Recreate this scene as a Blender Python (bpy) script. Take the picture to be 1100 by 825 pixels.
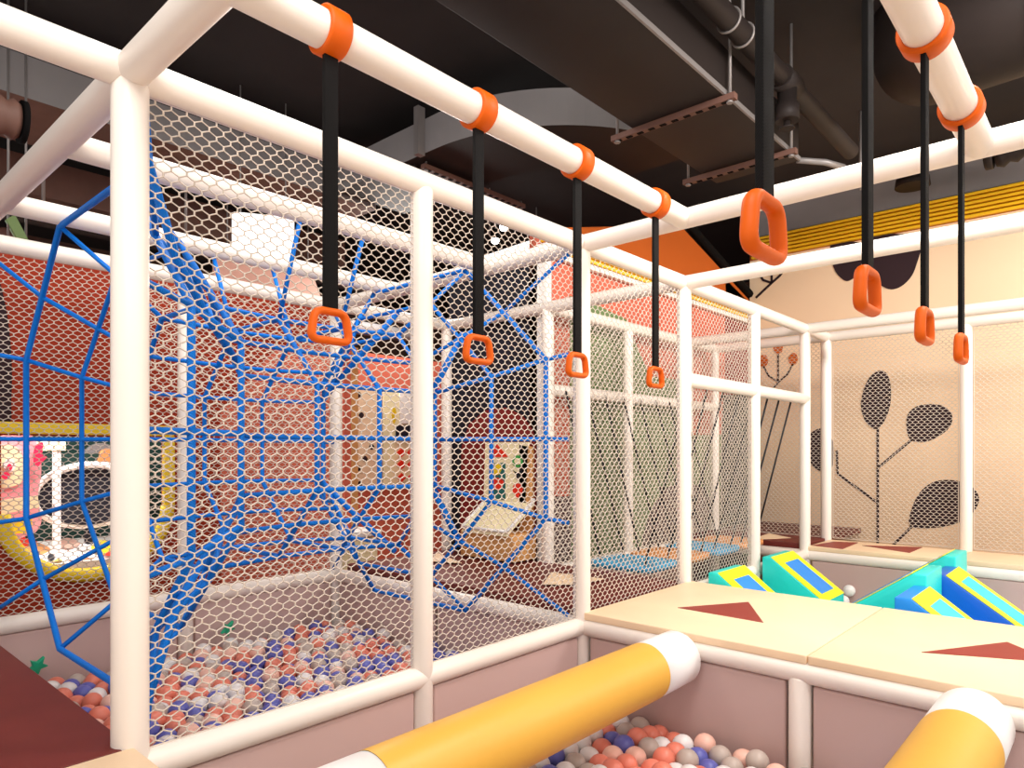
import bpy, bmesh, math, random
import numpy as np
from mathutils import Vector, Matrix

random.seed(7); np.random.seed(7)
scene = bpy.context.scene
for o in list(bpy.data.objects): bpy.data.objects.remove(o, do_unlink=True)
COL = scene.collection

# ------------------------------------------------------------------ camera, world, lights, exposure
H = 1.9                      # eye height over the hall floor; heights below are given from the eye
FPX = 737.0
AF, BF = 0.744, 0.668        # viewing direction (x, y)
cam_d = bpy.data.cameras.new('camera'); cam = bpy.data.objects.new('camera', cam_d); COL.objects.link(cam)
cam.location = (0, 0, H)
cam.rotation_euler = (math.pi/2, 0, -math.atan2(AF, BF))
cam_d.sensor_width = 36; cam_d.lens = 36*FPX/1100; cam_d.shift_y = 72.5/1100
cam_d.clip_start = 0.02; cam_d.clip_end = 100
scene.camera = cam
world = bpy.data.worlds.new('world'); scene.world = world; world.use_nodes = True
world.node_tree.nodes['Background'].inputs[0].default_value = (1.0, 0.97, 0.94, 1)
world.node_tree.nodes['Background'].inputs[1].default_value = 1.0
scene.view_settings.view_transform = 'Standard'; scene.view_settings.look = 'None'
scene.view_settings.gamma = 1; scene.view_settings.use_curve_mapping = False
scene.view_settings.exposure = 0.08

def area(name, loc, size, power, color=(1, .945, .89), target=None, sy=None):
    l = bpy.data.lights.new(name, 'AREA'); l.energy = power; l.color = color
    l.shape = 'RECTANGLE'; l.size = size; l.size_y = sy or size
    o = bpy.data.objects.new(name, l); COL.objects.link(o); o.location = (loc[0], loc[1], loc[2]+H)
    if target:
        d = Vector((target[0], target[1], target[2]+H)) - o.location
        o.rotation_euler = d.to_track_quat('-Z', 'Y').to_euler()
    return o
area('area_light', (-0.2, 0.3, 2.7), 1.6, 92, target=(2.4, 2.0, -1))
area('area_light', (1.9, 3.2, 2.85), 1.6, 80)
area('area_light', (3.5, 0.3, 2.4), 0.8, 110, target=(4.9, 0.8, -1))
area('area_light', (2.0, -1.6, 2.7), 1.6, 110, target=(6.5, 1.6, 0))
area('area_light', (6.6, -2.6, 2.8), 1.0, 260, target=(8.8, 1.0, 0.8))  # added light out of view, brightens the mural wall and slats
area('area_light', (5.6, 6.6, 2.3), 1.0, 90, target=(4.2, 5.6, -1))
area('area_light', (1.7, 5.95, 0.9), 0.6, 55, target=(1.5, 7.2, -.7))  # added light hidden behind the red wall, brightens the pink cutout
area('area_light', (0.9, 7.6, 1.6), 0.8, 60, target=(1.4, 6.6, -1))

# ------------------------------------------------------------------ helpers
def s2l(c): return tuple((x/12.92 if x <= .04045 else ((x+.055)/1.055)**2.4) for x in c)
def rgb(r, g, b): return s2l((r/255, g/255, b/255))

def mat(name, col, rough=.5, metal=0, bump=0, bscale=30, var=0, vscale=4, emit=0, spec=.5, trans=0, wave=0, wscale=60):
    m = bpy.data.materials.new(name); m.use_nodes = True
    nt = m.node_tree; p = nt.nodes['Principled BSDF']
    p.inputs['Base Color'].default_value = (*col, 1); p.inputs['Roughness'].default_value = rough
    p.inputs['Metallic'].default_value = metal; p.inputs['Specular IOR Level'].default_value = spec
    if trans: p.inputs['Transmission Weight'].default_value = trans
    tc = nt.nodes.new('ShaderNodeTexCoord')
    if var:
        n = nt.nodes.new('ShaderNodeTexNoise'); n.inputs['Scale'].default_value = vscale; n.inputs['Detail'].default_value = 4
        nt.links.new(tc.outputs['Object'], n.inputs['Vector'])
        r = nt.nodes.new('ShaderNodeValToRGB')
        r.color_ramp.elements[0].position = .35; r.color_ramp.elements[1].position = .65
        r.color_ramp.elements[0].color = (*[max(0, c*(1-var)) for c in col], 1)
        r.color_ramp.elements[1].color = (*[min(1, c*(1+var)) for c in col], 1)
        nt.links.new(n.outputs['Fac'], r.inputs['Fac']); nt.links.new(r.outputs['Color'], p.inputs['Base Color'])
    if bump:
        n = nt.nodes.new('ShaderNodeTexNoise'); n.inputs['Scale'].default_value = bscale
        nt.links.new(tc.outputs['Object'], n.inputs['Vector'])
        b = nt.nodes.new('ShaderNodeBump'); b.inputs['Strength'].default_value = bump; b.inputs['Distance'].default_value = .01
        nt.links.new(n.outputs['Fac'], b.inputs['Height']); nt.links.new(b.outputs['Normal'], p.inputs['Normal'])
    if wave:
        w = nt.nodes.new('ShaderNodeTexWave'); w.bands_direction = 'DIAGONAL'; w.inputs['Scale'].default_value = wscale
        nt.links.new(tc.outputs['Object'], w.inputs['Vector'])
        b = nt.nodes.new('ShaderNodeBump'); b.inputs['Strength'].default_value = wave; b.inputs['Distance'].default_value = .004
        nt.links.new(w.outputs['Fac'], b.inputs['Height']); nt.links.new(b.outputs['Normal'], p.inputs['Normal'])
    if emit:
        p.inputs['Emission Color'].default_value = (*col, 1); p.inputs['Emission Strength'].default_value = emit
    return m

M = {
 'foam':   mat('white_vinyl_foam', rgb(238,227,217), .38, bump=.08, bscale=14),
 'net':    mat('white_netting', rgb(206,192,178), .7),
 'orange': mat('orange_plastic', rgb(214,90,0), .5, spec=.25, bump=.05, bscale=60),
 'strap':  mat('black_webbing', rgb(15,13,13), .8, spec=.15, wave=.3, wscale=120),
 'blue':   mat('blue_rope', rgb(0,118,220), .5, spec=.25, wave=.5, wscale=70),
 'black':  mat('black_rope', rgb(26,26,30), .7, wave=.4, wscale=90),
 'board':  mat('maple_mat', rgb(238,208,172), .5, var=.03, vscale=3),
 'brown':  mat('dark_red_brown_mat', rgb(104,38,32), .5, var=.05, vscale=6, spec=.3),
 'tri':    mat('dark_red_inlay', rgb(140,46,36), .5, var=.04),
 'panel':  mat('mauve_panel', rgb(190,160,154), .5, bump=.06, bscale=9),
 'roller': mat('yellow_vinyl', rgb(224,170,66), .45, bump=.08, bscale=10),
 'white':  mat('white_vinyl', rgb(240,236,234), .4, bump=.05, bscale=12),
 'coral':  mat('coral_ball', rgb(226,128,106), .38, spec=.4),
 'peach':  mat('peach_ball', rgb(236,186,168), .38, spec=.4),
 'violet': mat('violet_blue_ball', rgb(98,100,176), .35, spec=.4),
 'pearl':  mat('pearl_white_ball', rgb(226,220,218), .35, spec=.4),
 'stone':  mat('stone_grey_ball', rgb(184,168,158), .38, spec=.4),
 'turq':   mat('turquoise_foam', rgb(30,212,202), .4, bump=.04),
 'cyan':   mat('cyan_foam', rgb(0,216,214), .4),
 'yel':    mat('lemon_foam', rgb(246,240,10), .4),
 'bluef':  mat('azure_foam', rgb(14,134,224), .4),
 'blued':  mat('royal_blue_foam', rgb(8,92,196), .4, bump=.04),
 'padb':   mat('sky_blue_pad', rgb(60,160,205), .5),
 'pado':   mat('orange_pad', rgb(224,150,90), .5),
 'ceil':   mat('ceiling_paint', rgb(48,44,44), .75, var=.12, vscale=1.2, spec=.2),
 'duct':   mat('dark_duct_tone', rgb(37,30,28), .6, var=.1, vscale=2, spec=.2),
 'ductg':  mat('grey_duct_tone', rgb(132,128,128), .6, var=.05, vscale=2, spec=.3),
 'ductb':  mat('brown_duct_tone', rgb(104,74,64), .6, var=.12, vscale=3, spec=.3),
 'steel':  mat('grey_painted_steel', rgb(128,122,120), .45, metal=.3),
 'hole':   mat('black_void', rgb(12,10,10), .9, spec=.1),
 'slat':   mat('amber_slat', rgb(255,200,26), .45),
 'beige':  mat('beige_wall_paint', rgb(236,206,172), .8, var=.02, vscale=1, spec=.2),
 'redw':   mat('brick_red_wall_paint', rgb(152,50,28), .8, var=.05, vscale=2, spec=.2),
 'salmon': mat('salmon_wall_tone', rgb(206,106,84), .8, var=.03, vscale=2, spec=.2),
 'darkred':mat('dark_red_wall_paint', rgb(128,42,38), .8, spec=.2),
 'green':  mat('sage_green_paint', rgb(112,134,88), .8, spec=.2),
 'olive':  mat('dark_olive_paint', rgb(44,44,34), .8, spec=.2),
 'mauve':  mat('dusk_mauve_paint', rgb(88,64,66), .8, spec=.2),
 'leaf':   mat('aubergine_mural_paint', rgb(50,34,38), .8, spec=.2),
 'amber':  mat('burnt_orange_paint', rgb(184,88,26), .7, var=.03, vscale=2, spec=.2),
 'navy':   mat('near_black_navy_paint', rgb(26,28,40), .6, var=.15, vscale=4, spec=.3),
 'trim':   mat('white_trim', rgb(240,236,232), .5),
 'cream':  mat('cream_laminate', rgb(246,234,190), .5),
 'red':    mat('signal_red_paint', rgb(232,48,24), .5),
 'greenp': mat('leaf_green_paint', rgb(50,160,70), .5),
 'stargreen': mat('sea_green_plastic', rgb(20,160,118), .4),
 'teal':   mat('deep_teal_paint', rgb(24,104,100), .5),
 'tan':    mat('tan_plywood', rgb(206,150,90), .6, var=.06, vscale=5),
 'yring':  mat('yellow_vinyl_rim', rgb(240,206,30), .4),
 'pink':   mat('pink_paint', rgb(246,160,170), .5),
 'hot':    mat('magenta_paint', rgb(236,40,90), .5),
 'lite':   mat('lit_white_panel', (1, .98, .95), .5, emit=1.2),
 'glow':   mat('lamp_glow', (1, .95, .88), .5, emit=12),
 'floor':  mat('hall_floor', rgb(200,186,176), .5, var=.03),
 'dkwall': mat('far_dark_wall_paint', rgb(92,66,56), .8, var=.2, vscale=1.5, spec=.2),
 'dgreen': mat('bottle_green_paint', rgb(22,58,52), .6, spec=.3),
}

def tag(o, label=None, cat=None, group=None, kind=None):
    if label: o['label'] = label
    if cat: o['category'] = cat
    if group: o['group'] = group
    if kind: o['kind'] = kind
    return o
def link(name, me, parent=None):
    o = bpy.data.objects.new(name, me); COL.objects.link(o)
    if parent: o.parent = parent
    return o
def empty(name, loc):
    o = bpy.data.objects.new(name, None); COL.objects.link(o); o.location = (loc[0], loc[1], loc[2]+H); o.empty_display_size = .05
    return o
def w(p): return Vector((p[0], p[1], p[2]+H))

class MB:
    """collects verts/faces for ONE object; coordinates are scene (a, b, height over eye) unless raw"""
    def __init__(s, raw=False): s.v = []; s.f = []; s.mi = []; s.raw = raw; s.smooth = []
    def P(s, p): return tuple(p) if s.raw else (p[0], p[1], p[2]+H)
    def box(s, lo, hi, mi=0):
        n = len(s.v)
        for x in (lo[0], hi[0]):
            for y in (lo[1], hi[1]):
                for z in (lo[2], hi[2]): s.v.append(s.P((x, y, z)))
        for q in ((0,1,3,2),(4,6,7,5),(0,4,5,1),(2,3,7,6),(0,2,6,4),(1,5,7,3)):
            s.f.append([n+i for i in q]); s.mi.append(mi); s.smooth.append(False)
        return s
    def tube(s, pts, r, seg=16, caps=True, mi=0, closed=False, ry=None, ref=None):
        pts = [Vector(s.P(p)) for p in pts]; N = len(pts); n0 = len(s.v); rings = []
        prev = None
        for i, p in enumerate(pts):
            if closed: t = (pts[(i+1) % N]-pts[i-1]).normalized()
            elif i == 0: t = (pts[1]-p).normalized()
            elif i == N-1: t = (p-pts[-2]).normalized()
            else: t = ((p-pts[i-1]).normalized()+(pts[i+1]-p).normalized()).normalized()
            if ref is not None: u = Vector(ref)
            elif prev is None: u = Vector((0,0,1)) if abs(t.z) < .9 else Vector((1,0,0))
            else: u = prev
            u = (u - t*u.dot(t)).normalized(); prev = u; v = t.cross(u)
            rr = r[i] if isinstance(r, (list, tuple)) else r
            k = ry/rr if ry else 1
            st = len(s.v)
            for j in range(seg):
                a = 2*math.pi*j/seg
                q = p + u*(rr*k*math.cos(a)) + v*(rr*math.sin(a)); s.v.append(tuple(q))
            rings.append(st)
        m = N if closed else N-1
        for i in range(m):
            a, b = rings[i], rings[(i+1) % N]
            for j in range(seg):
                s.f.append([a+j, a+(j+1) % seg, b+(j+1) % seg, b+j]); s.mi.append(mi); s.smooth.append(True)
        if caps and not closed:
            s.f.append([rings[0]+j for j in reversed(range(seg))]); s.mi.append(mi); s.smooth.append(False)
            s.f.append([rings[-1]+j for j in range(seg)]); s.mi.append(mi); s.smooth.append(False)
        return s
    def rod(s, p, q, r, seg=32, soft=.012, mi=0):
        """a straight padded tube with slightly rounded ends"""
        p, q = Vector(p), Vector(q); d = (q-p).normalized()
        return s.tube([p, p+d*soft*.3, p+d*soft, q-d*soft, q-d*soft*.3, q], [r-soft, r-soft*.35, r, r, r-soft*.35, r-soft], seg, mi=mi)
    def prism(s, prof, axis, lo, hi, mi=0):
        """profile of 2-D points extruded along axis 0/1/2"""
        n = len(s.v); k = len(prof)
        for t in (lo, hi):
            for (a, b) in prof:
                p = [a, b]; p.insert(axis, t); s.v.append(s.P(p))
        s.f.append([n+i for i in range(k)]); s.f.append([n+k+i for i in reversed(range(k))])
        s.mi += [mi, mi]; s.smooth += [False, False]
        for i in range(k):
            s.f.append([n+i, n+k+i, n+k+(i+1) % k, n+(i+1) % k]); s.mi.append(mi); s.smooth.append(False)
        return s
    def ball(s, c, r, mi=0, U=24, V=12):
        c = Vector(s.P(c)); n = len(s.v)
        s.v.append((c.x, c.y, c.z+r))
        for i in range(1, V):
            ph = math.pi*i/V
            for j in range(U):
                th = 2*math.pi*j/U
                s.v.append((c.x+r*math.sin(ph)*math.cos(th), c.y+r*math.sin(ph)*math.sin(th), c.z+r*math.cos(ph)))
        s.v.append((c.x, c.y, c.z-r)); last = len(s.v)-1
        for j in range(U): s.f.append([n, n+1+j, n+1+(j+1) % U]); s.mi.append(mi); s.smooth.append(True)
        for i in range(V-2):
            for j in range(U):
                a = n+1+i*U; b = a+U
                s.f.append([a+j, b+j, b+(j+1) % U, a+(j+1) % U]); s.mi.append(mi); s.smooth.append(True)
        a = n+1+(V-2)*U
        for j in range(U): s.f.append([a+j, last, a+(j+1) % U]); s.mi.append(mi); s.smooth.append(True)
        return s
    def build(s, name, mats, parent=None, bevel=0):
        me = bpy.data.meshes.new(name); me.from_pydata(s.v, [], s.f)
        for m_ in (mats if isinstance(mats, (list, tuple)) else [mats]): me.materials.append(m_)
        me.polygons.foreach_set('material_index', s.mi); me.polygons.foreach_set('use_smooth', s.smooth)
        bm = bmesh.new(); bm.from_mesh(me); bmesh.ops.recalc_face_normals(bm, faces=bm.faces)
        if bevel:
            bmesh.ops.bevel(bm, geom=[e for e in bm.edges], offset=bevel, segments=3, affect='EDGES', profile=.5)
            for f in bm.faces: f.smooth = True
        bm.to_mesh(me); bm.free()
        if bevel:
            try: me.set_sharp_from_angle(angle=math.radians(40))
            except Exception: pass
        me.update()
        o = bpy.data.objects.new(name, me); COL.objects.link(o)
        if parent:
            o.parent = parent
            if not s.raw: o.matrix_parent_inverse = Matrix.Translation(-Vector(parent.location))
        return o

def rel(parent):
    """bake a parent's offset into nothing: parts keep scene coordinates"""
    return parent

def plate(name, plane, at, outlines, thick, m, parent=None, side=-1):
    """thin solid with the given 2-D outlines (later ones inside the first are holes) on plane 'a','b' or 'z' at value"""
    cu = bpy.data.curves.new(name, 'CURVE'); cu.dimensions = '2D'; cu.fill_mode = 'BOTH'; cu.extrude = thick/2
    for out in outlines:
        sp = cu.splines.new('POLY'); sp.points.add(len(out)-1)
        for i, (x, y) in enumerate(out): sp.points[i].co = (x, y, 0, 1)
        sp.use_cyclic_u = True
    tmp = bpy.data.objects.new('tmp', cu); COL.objects.link(tmp)
    dg = bpy.context.evaluated_depsgraph_get(); dg.update()
    me = bpy.data.meshes.new_from_object(tmp.evaluated_get(dg)); bpy.data.objects.remove(tmp, do_unlink=True)
    me.name = name
    for v in me.vertices:
        x, y, t = v.co
        t = t + side*thick/2
        if plane == 'a': v.co = (at+t, x, y+H)
        elif plane == 'b': v.co = (x, at+t, y+H)
        else: v.co = (x, y, at+t+H)
    bm = bmesh.new(); bm.from_mesh(me); bmesh.ops.remove_doubles(bm, verts=bm.verts, dist=1e-5); bmesh.ops.recalc_face_normals(bm, faces=bm.faces); bm.to_mesh(me); bm.free()
    me.materials.clear(); me.materials.append(m)
    o = bpy.data.objects.new(name, me); COL.objects.link(o)
    if parent:
        o.parent = parent; o.matrix_parent_inverse = Matrix.Translation(-Vector(parent.location))
    return o
def text_plate(name, body, plane, at, x, z, size, m, parent, rotx=1):
    cu = bpy.data.curves.new(name, 'FONT'); cu.body = body; cu.size = size; cu.extrude = .002; cu.align_x = 'CENTER'; cu.align_y = 'CENTER'
    tmp = bpy.data.objects.new('tmp', cu); COL.objects.link(tmp)
    dg = bpy.context.evaluated_depsgraph_get(); dg.update()
    me = bpy.data.meshes.new_from_object(tmp.evaluated_get(dg)); bpy.data.objects.remove(tmp, do_unlink=True)
    for v in me.vertices:
        X, Y, t = v.co
        v.co = (x+X, at+t, z+Y+H) if plane == 'b' else (at+t, x-X, z+Y+H)
    me.materials.clear(); me.materials.append(m)
    o = bpy.data.objects.new(name, me); COL.objects.link(o); o.parent = parent
    o.matrix_parent_inverse = Matrix.Translation(-Vector(parent.location))
    return o

def ray(px, py):
    u = (px-550)/FPX; return (AF+BF*u, BF-AF*u, (485-py)/FPX)
def onb(px, py, b):
    r = ray(px, py); t = b/r[1]; return (r[0]*t, r[2]*t)
def ona(px, py, a):
    r = ray(px, py); t = a/r[0]; return (r[1]*t, r[2]*t)
def onz(px, py, z):
    r = ray(px, py); t = z/r[2]; return (r[0]*t, r[1]*t)
def proj(p):
    d = AF*p[0]+BF*p[1]; x = BF*p[0]-AF*p[1]
    return 550+FPX*x/d, 485-FPX*p[2]/d, d
def smooth_poly(pts, n=6):
    """Catmull-Rom through closed outline"""
    out = []; N = len(pts)
    for i in range(N):
        p0, p1, p2, p3 = pts[i-1], pts[i], pts[(i+1) % N], pts[(i+2) % N]
        for k in range(n):
            t = k/n; t2 = t*t; t3 = t2*t
            out.append(tuple(.5*((2*p1[j])+(-p0[j]+p2[j])*t+(2*p0[j]-5*p1[j]+4*p2[j]-p3[j])*t2+(-p0[j]+3*p1[j]-3*p2[j]+p3[j])*t3) for j in (0, 1)))
    return out
def stroke(pts, wd):
    """outline of a line of width wd through 2-D points"""
    L, R = [], []
    for i, p in enumerate(pts):
        a = pts[max(0, i-1)]; b = pts[min(len(pts)-1, i+1)]
        dx, dy = b[0]-a[0], b[1]-a[1]; l = math.hypot(dx, dy) or 1
        nx, ny = -dy/l*wd/2, dx/l*wd/2
        L.append((p[0]+nx, p[1]+ny)); R.append((p[0]-nx, p[1]-ny))
    return L+R[::-1]

FLOOR = -1.9; TOPZ = 1.19; LOWZ = -1.0; MIDZ = .51; DECK = -.914; R = .05
WB = 2.335; CB = 4.8; LB = 3.57                  # cage front, cage back, rope-lane back
A0, A1, A2, A3, A4, A5, A6 = .803, 2.0, 3.2, 4.42, 5.64, 6.86, 7.5

# ------------------------------------------------------------------ setting
def structure(o): o['kind'] = 'structure'; return o
structure(MB().box((-3, -5, FLOOR-.1), (13, 12.5, FLOOR)).build('floor', M['floor']))
structure(MB().box((-3, -5, 3.25), (13, 12.5, 3.35)).build('ceiling', M['ceil']))
structure(MB().box((-3, 12.3, FLOOR), (13, 12.5, 3.25)).build('wall_far', M['dkwall']))
structure(MB().box((12.8, -5, FLOOR), (13, 12.3, 3.25)).build('wall_end', M['dkwall']))

# beige mural wall
AW = 8.8
wr = structure(MB().box((AW, -4.5, FLOOR), (AW+.15, 3.7, 2.5)).build('wall_right', M['beige']))
wru = structure(MB().box((AW-.02, -4.5, 2.79), (AW+.2, 3.7, 3.16)).build('trim_1', M['ductg']))
wrt = structure(MB().box((AW-.12, -4.5, 3.14), (AW+.2, 3.7, 3.22)).build('trim_2', M['ductb']))
sl = tag(empty('slatted_cornice', (AW, 0, 2.5)), 'amber horizontal slatted band running above the beige leaf mural wall', 'cornice')
MB().box((AW+.01, -4.5, 2.5), (AW+.15, 3.7, 2.8)).build('backing', M['amber'], sl)
for k in range(6):
    MB().box((AW-.05, -4.5, 2.51+.047*k), (AW+.01, 3.66, 2.541+.047*k)).build('slat', M['slat'], sl, bevel=.006)
def mur(outline, m, name='wall_shape', parent=wr, sm=True):
    p = [ona(x, y, AW) for x, y in outline]
    return plate(name, 'a', AW, [smooth_poly(p) if sm else p], .006, m, parent)
mur([(940,461),(930,453),(925,438),(927,422),(934,406),(945,398),(953,402),(957,416),(956,437),(949,454)], M['leaf'], 'mural_leaf')
mur([(978,472),(974,460),(975,446),(984,437),(1000,434),(1015,437),(1023,447),(1020,459),(1008,469),(992,475)], M['leaf'], 'mural_leaf')
mur([(978,565),(980,545),(990,527),(1005,517),(1025,516),(1043,522),(1052,536),(1044,552),(1028,562),(1003,567)], M['leaf'], 'mural_leaf')
mur([(868,470),(878,461),(888,462),(895,476),(895,497),(889,508),(876,503),(868,490)], M['leaf'], 'mural_leaf')
def mstem(pts, wd=.028): 
    plate('mural_stem', 'a', AW, [stroke([ona(x, y, AW) for x, y in pts], wd)], .006, M['leaf'], wr)
mstem([(943,459),(943,600)]); mstem([(981,471),(944,502)]); mstem([(980,565),(945,600)]); mstem([(943,540),(900,509),(899,484)])
mur([(894,262),(894,281),(899,294),(909,302),(919,297),(925,285),(926,262)], M['leaf'], 'mural_disc')
mur([(933,255),(933,285),(941,302),(957,311),(973,304),(984,286),(986,255)], M['leaf'], 'mural_disc')
mstem([(812,320),(829,304),(838,296),(845,286)], .03); mstem([(829,304),(829,288)], .03); mstem([(829,304),(820,301),(814,292)], .03)
mstem([(826,422),(837,410),(846,402),(852,391)], .02); mstem([(836,410),(836,380)], .02); mstem([(836,410),(826,404),(820,393)], .02)
for (x, y) in ((820,388),(852,386),(836,374)):
    mur([(x-5,y),(x-2,y-6),(x+3,y-6),(x+5,y),(x+3,y+5),(x-2,y+6)], M['amber'], 'mural_flower')

# salmon / green mural wall behind the rope lane
BW = 3.72
a_l, a_r = 4.5, 8.8
wb = structure(plate('wall_back', 'b', BW+.12, [[(a_l, FLOOR), (a_r, FLOOR), (a_r, 2.0), (6.95, 2.52), (a_l, 1.9)]], .12, M['salmon']))
plate('wall_shape', 'b', BW, [[(a_l, 1.72), (a_r, 1.72), (a_r, 2.0), (6.95, 2.52), (a_l, 1.9)]], .006, M['amber'], wb)
fas = tag(MB().tube([(5.9, BW-.03, 2.62), (6.95, BW-.03, 2.6), (8.78, BW-.03, 2.06)], .05, 8).build('roof_edge', M['hole']), 'black sloping fascia strip capping the burnt orange gable panel', 'fascia')
sl2 = tag(empty('slatted_cornice', (a_l, BW, 1.7)), 'short amber slatted band behind nets over the salmon mural wall', 'cornice')
for k in range(4):
    MB().box((a_l, BW-.05, 1.73+.05*k), (a_r-.06, BW-.008, 1.765+.05*k)).build('slat', M['slat'], sl2)
MB().box((a_l, BW-.06, 1.67), (a_r-.06, BW-.008, 1.715)).build('white_rail', M['trim'], sl2)
def mub(outline, m, name='wall_shape', parent=wb, b=BW, sm=False, t=.006):
    p = [onb(x, y, b) for x, y in outline]
    return plate(name, 'b', b, [smooth_poly(p) if sm else p], t, m, parent)
mub([(612,318),(637,326),(672,343),(697,404),(738,409),(742,467),(782,467),(782,640),(612,640)], M['green'], 'mural_hill')
mub([(779,300),(809,330),(809,428),(779,424)], M['darkred'], 'wall_shape')
mub([(777,424),(809,424),(809,640),(770,640)], M['olive'], 'mural_hill', b=BW-.004)
mub([(686,640),(690,575),(700,545),(715,524),(735,517),(755,524),(770,545),(776,640)], M['mauve'], 'mural_hill', b=BW-.004)
mub([(590,533),(613,533),(613,640),(590,640)], M['mauve'], 'wall_shape', b=BW-.004)

# black booth wall (a = 4.5) with white corner trim
wk = structure(MB().box((4.5, 3.72, FLOOR), (4.6, 4.86, 1.72)).build('wall_booth', M['navy']))
structure(MB().box((4.46, 3.62, FLOOR), (4.53, 3.72, 1.75)).build('trim_3', M['trim']))

# red wall with the yellow-rimmed opening (b = 5.6)
RB = 5.6
cx, hw = 1.66, .53
hole = [(cx-hw, .11), (cx-hw, -.42)] + [(cx-hw*math.cos(t), -.42-.47*math.sin(t)) for t in np.linspace(0, math.pi, 24)][1:-1] + [(cx+hw, -.42), (cx+hw, .11)]
wl = structure(plate('wall_left', 'b', RB+.1, [[(-1.5, FLOOR), (3.8, FLOOR), (3.8, 1.42), (-1.5, 1.42)], hole], .1, M['redw']))
ring = tag(empty('opening_rim', (cx, RB, -.9)), 'yellow padded rim around the rounded opening in the red wall', 'opening rim')
MB().tube([(x, RB-.02, z) for x, z in hole[1:-1]], .05, 12).build('curved_rim', M['yring'], ring)
MB().box((-.6, RB-.03, .12), (cx+hw+.05, RB+.02, .2)).build('top_rail', M['yring'], ring, bevel=.01)
MB().box((cx+hw-.03, RB-.04, -.45), (cx+hw+.05, RB+.02, .12)).build('side_rail', M['yring'], ring, bevel=.01)
mub([(238,680),(236,445),(268,405),(300,372),(366,364),(366,680)], M['salmon'], 'wall_shape', parent=wl, b=RB)  # light on the red wall, painted as a salmon area
mub([(-30,290),(-5,295),(6,330),(12,380),(12,430),(8,456),(-30,456)], M['leaf'], 'mural_leaf', parent=wl, b=RB, sm=True)
# room glimpsed far beyond, right of the red wall
wf = structure(MB().box((3.4, 7.0, FLOOR), (9, 7.15, 1.22)).build('wall_far_salmon', M['salmon']))
wf.name = 'wall_north'
wr2 = structure(MB().box((-1.5, 8.2, FLOOR), (3.5, 8.3, .5)).build('wall_playroom', M['dgreen']))

# ------------------------------------------------------------------ soft-play frame
FL = {}
def post(a, b, label, top=TOPZ-.02, bot=FLOOR, r=R):
    o = MB().rod((a, b, bot), (a, b, top), r, 36).build('frame_post', M['foam'])
    return tag(o, label, 'post', 'padded white frame posts')
post(A0, WB, 'tall padded white post nearest the left, front corner of the rope tunnel cage', r=.054)
post(A1, WB, 'padded white post halfway along the near net side of the rope tunnel cage')
post(A2, WB, 'padded white post where the near cage net meets the cream platform')
post(A3, WB, 'padded white post at the far left corner of the cream triangle platform')
post(A4, WB, 'padded white post rising behind the two turquoise wedge blocks')
post(A5, WB, 'padded white post at the far end of the mid-height rail, before the leaf mural')
post(A6, WB, 'slim looking white post left of the upright mural leaf')
post(A0, CB, 'padded white post at the back left corner of the rope tunnel cage')
post(A1, CB, 'padded white post in the middle of the cage back, before the red wall')
post(A2, CB, 'padded white post at the back right corner of the rope tunnel cage')
post(A3, LB, 'padded white post beside the black booth wall corner')
post(A3, CB, 'padded white post at the far end of the black booth wall')
post(A4, LB, 'padded white post before the sage green mural behind the rope bridge')
post(A5, LB, 'padded white post behind the last stepping pad, hidden by the platform corner post')
post(A6, LB, 'padded white post between the green mural and dark olive mural strip')
post(A6, 1.11, 'padded white post on the right, beside the large low mural leaf')
post(A6, -.11, 'padded white post of the far net just outside the right edge')
post(A2, 1.11, 'short padded white post under the seam of the cream platform', top=LOWZ-.02)
post(A2, -.11, 'short padded white post under the cream platform behind the right roller', top=LOWZ-.02)
def beam(p, q, label, r=R):
    o = MB().rod(p, q, r, 36, soft=.01).build('frame_beam', M['foam'])
    return tag(o, label, 'beam', 'padded white frame beams')
beam((-.5, WB, TOPZ), (A2+.02, WB, TOPZ), 'top beam over the near net of the rope tunnel cage, leaving at upper left', r=.053)
beam((A2+.02, WB, TOPZ), (A6, WB, TOPZ), 'top beam running back from the cage corner over the rope bridge nets')
beam((A0, 3.06, TOPZ), (A2, 3.06, TOPZ), 'first cross beam above the blue rope tunnel')
beam((A0, 4.0, TOPZ), (A2, 4.0, TOPZ), 'second cross beam above the blue rope tunnel')
beam((A0, CB, TOPZ), (A3, CB, TOPZ), 'back top beam just above the red wall')
beam((A0, -1.2, TOPZ), (A0, CB, TOPZ), 'large slanting beam at the upper left corner of the picture', r=.053)
beam((A2, -1.2, TOPZ), (A2, CB, TOPZ), 'long top beam where both monkey bar rails end')
beam((A3, -1.4, TOPZ), (A3, CB, TOPZ), 'top beam behind the hanging handles, below the amber slats')
beam((A5, -2.2, TOPZ), (A5, LB, TOPZ), 'upper of the two thin looking beams across the leaf mural')
beam((A6, -2.2, TOPZ), (A6, LB, TOPZ), 'lower of the two thin looking beams across the leaf mural')
beam((A3, LB, TOPZ), (A6, LB, TOPZ), 'top beam before the green mural behind the rope bridge')
beam((A3, WB, MIDZ), (A5, WB, MIDZ), 'mid-height rail holding the near ropes of the stepping pads')
beam((A3, LB, MIDZ), (A6, LB, MIDZ), 'mid-height rail before the green mural holding the far ropes')
beam((A0, WB, LOWZ), (A2, WB, LOWZ), 'low beam under the near net of the cage, beside the yellow roller')
beam((A3, WB, LOWZ), (A5, WB, LOWZ), 'low beam behind the turquoise wedge blocks')
beam((A0-.6, CB, LOWZ), (A2, CB, LOWZ), 'low beam along the back of the ball pool below the red wall')
beam((A2, WB, LOWZ), (A2, CB, LOWZ), 'low beam on the right side of the cage ball pool beside the brown deck')
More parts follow.
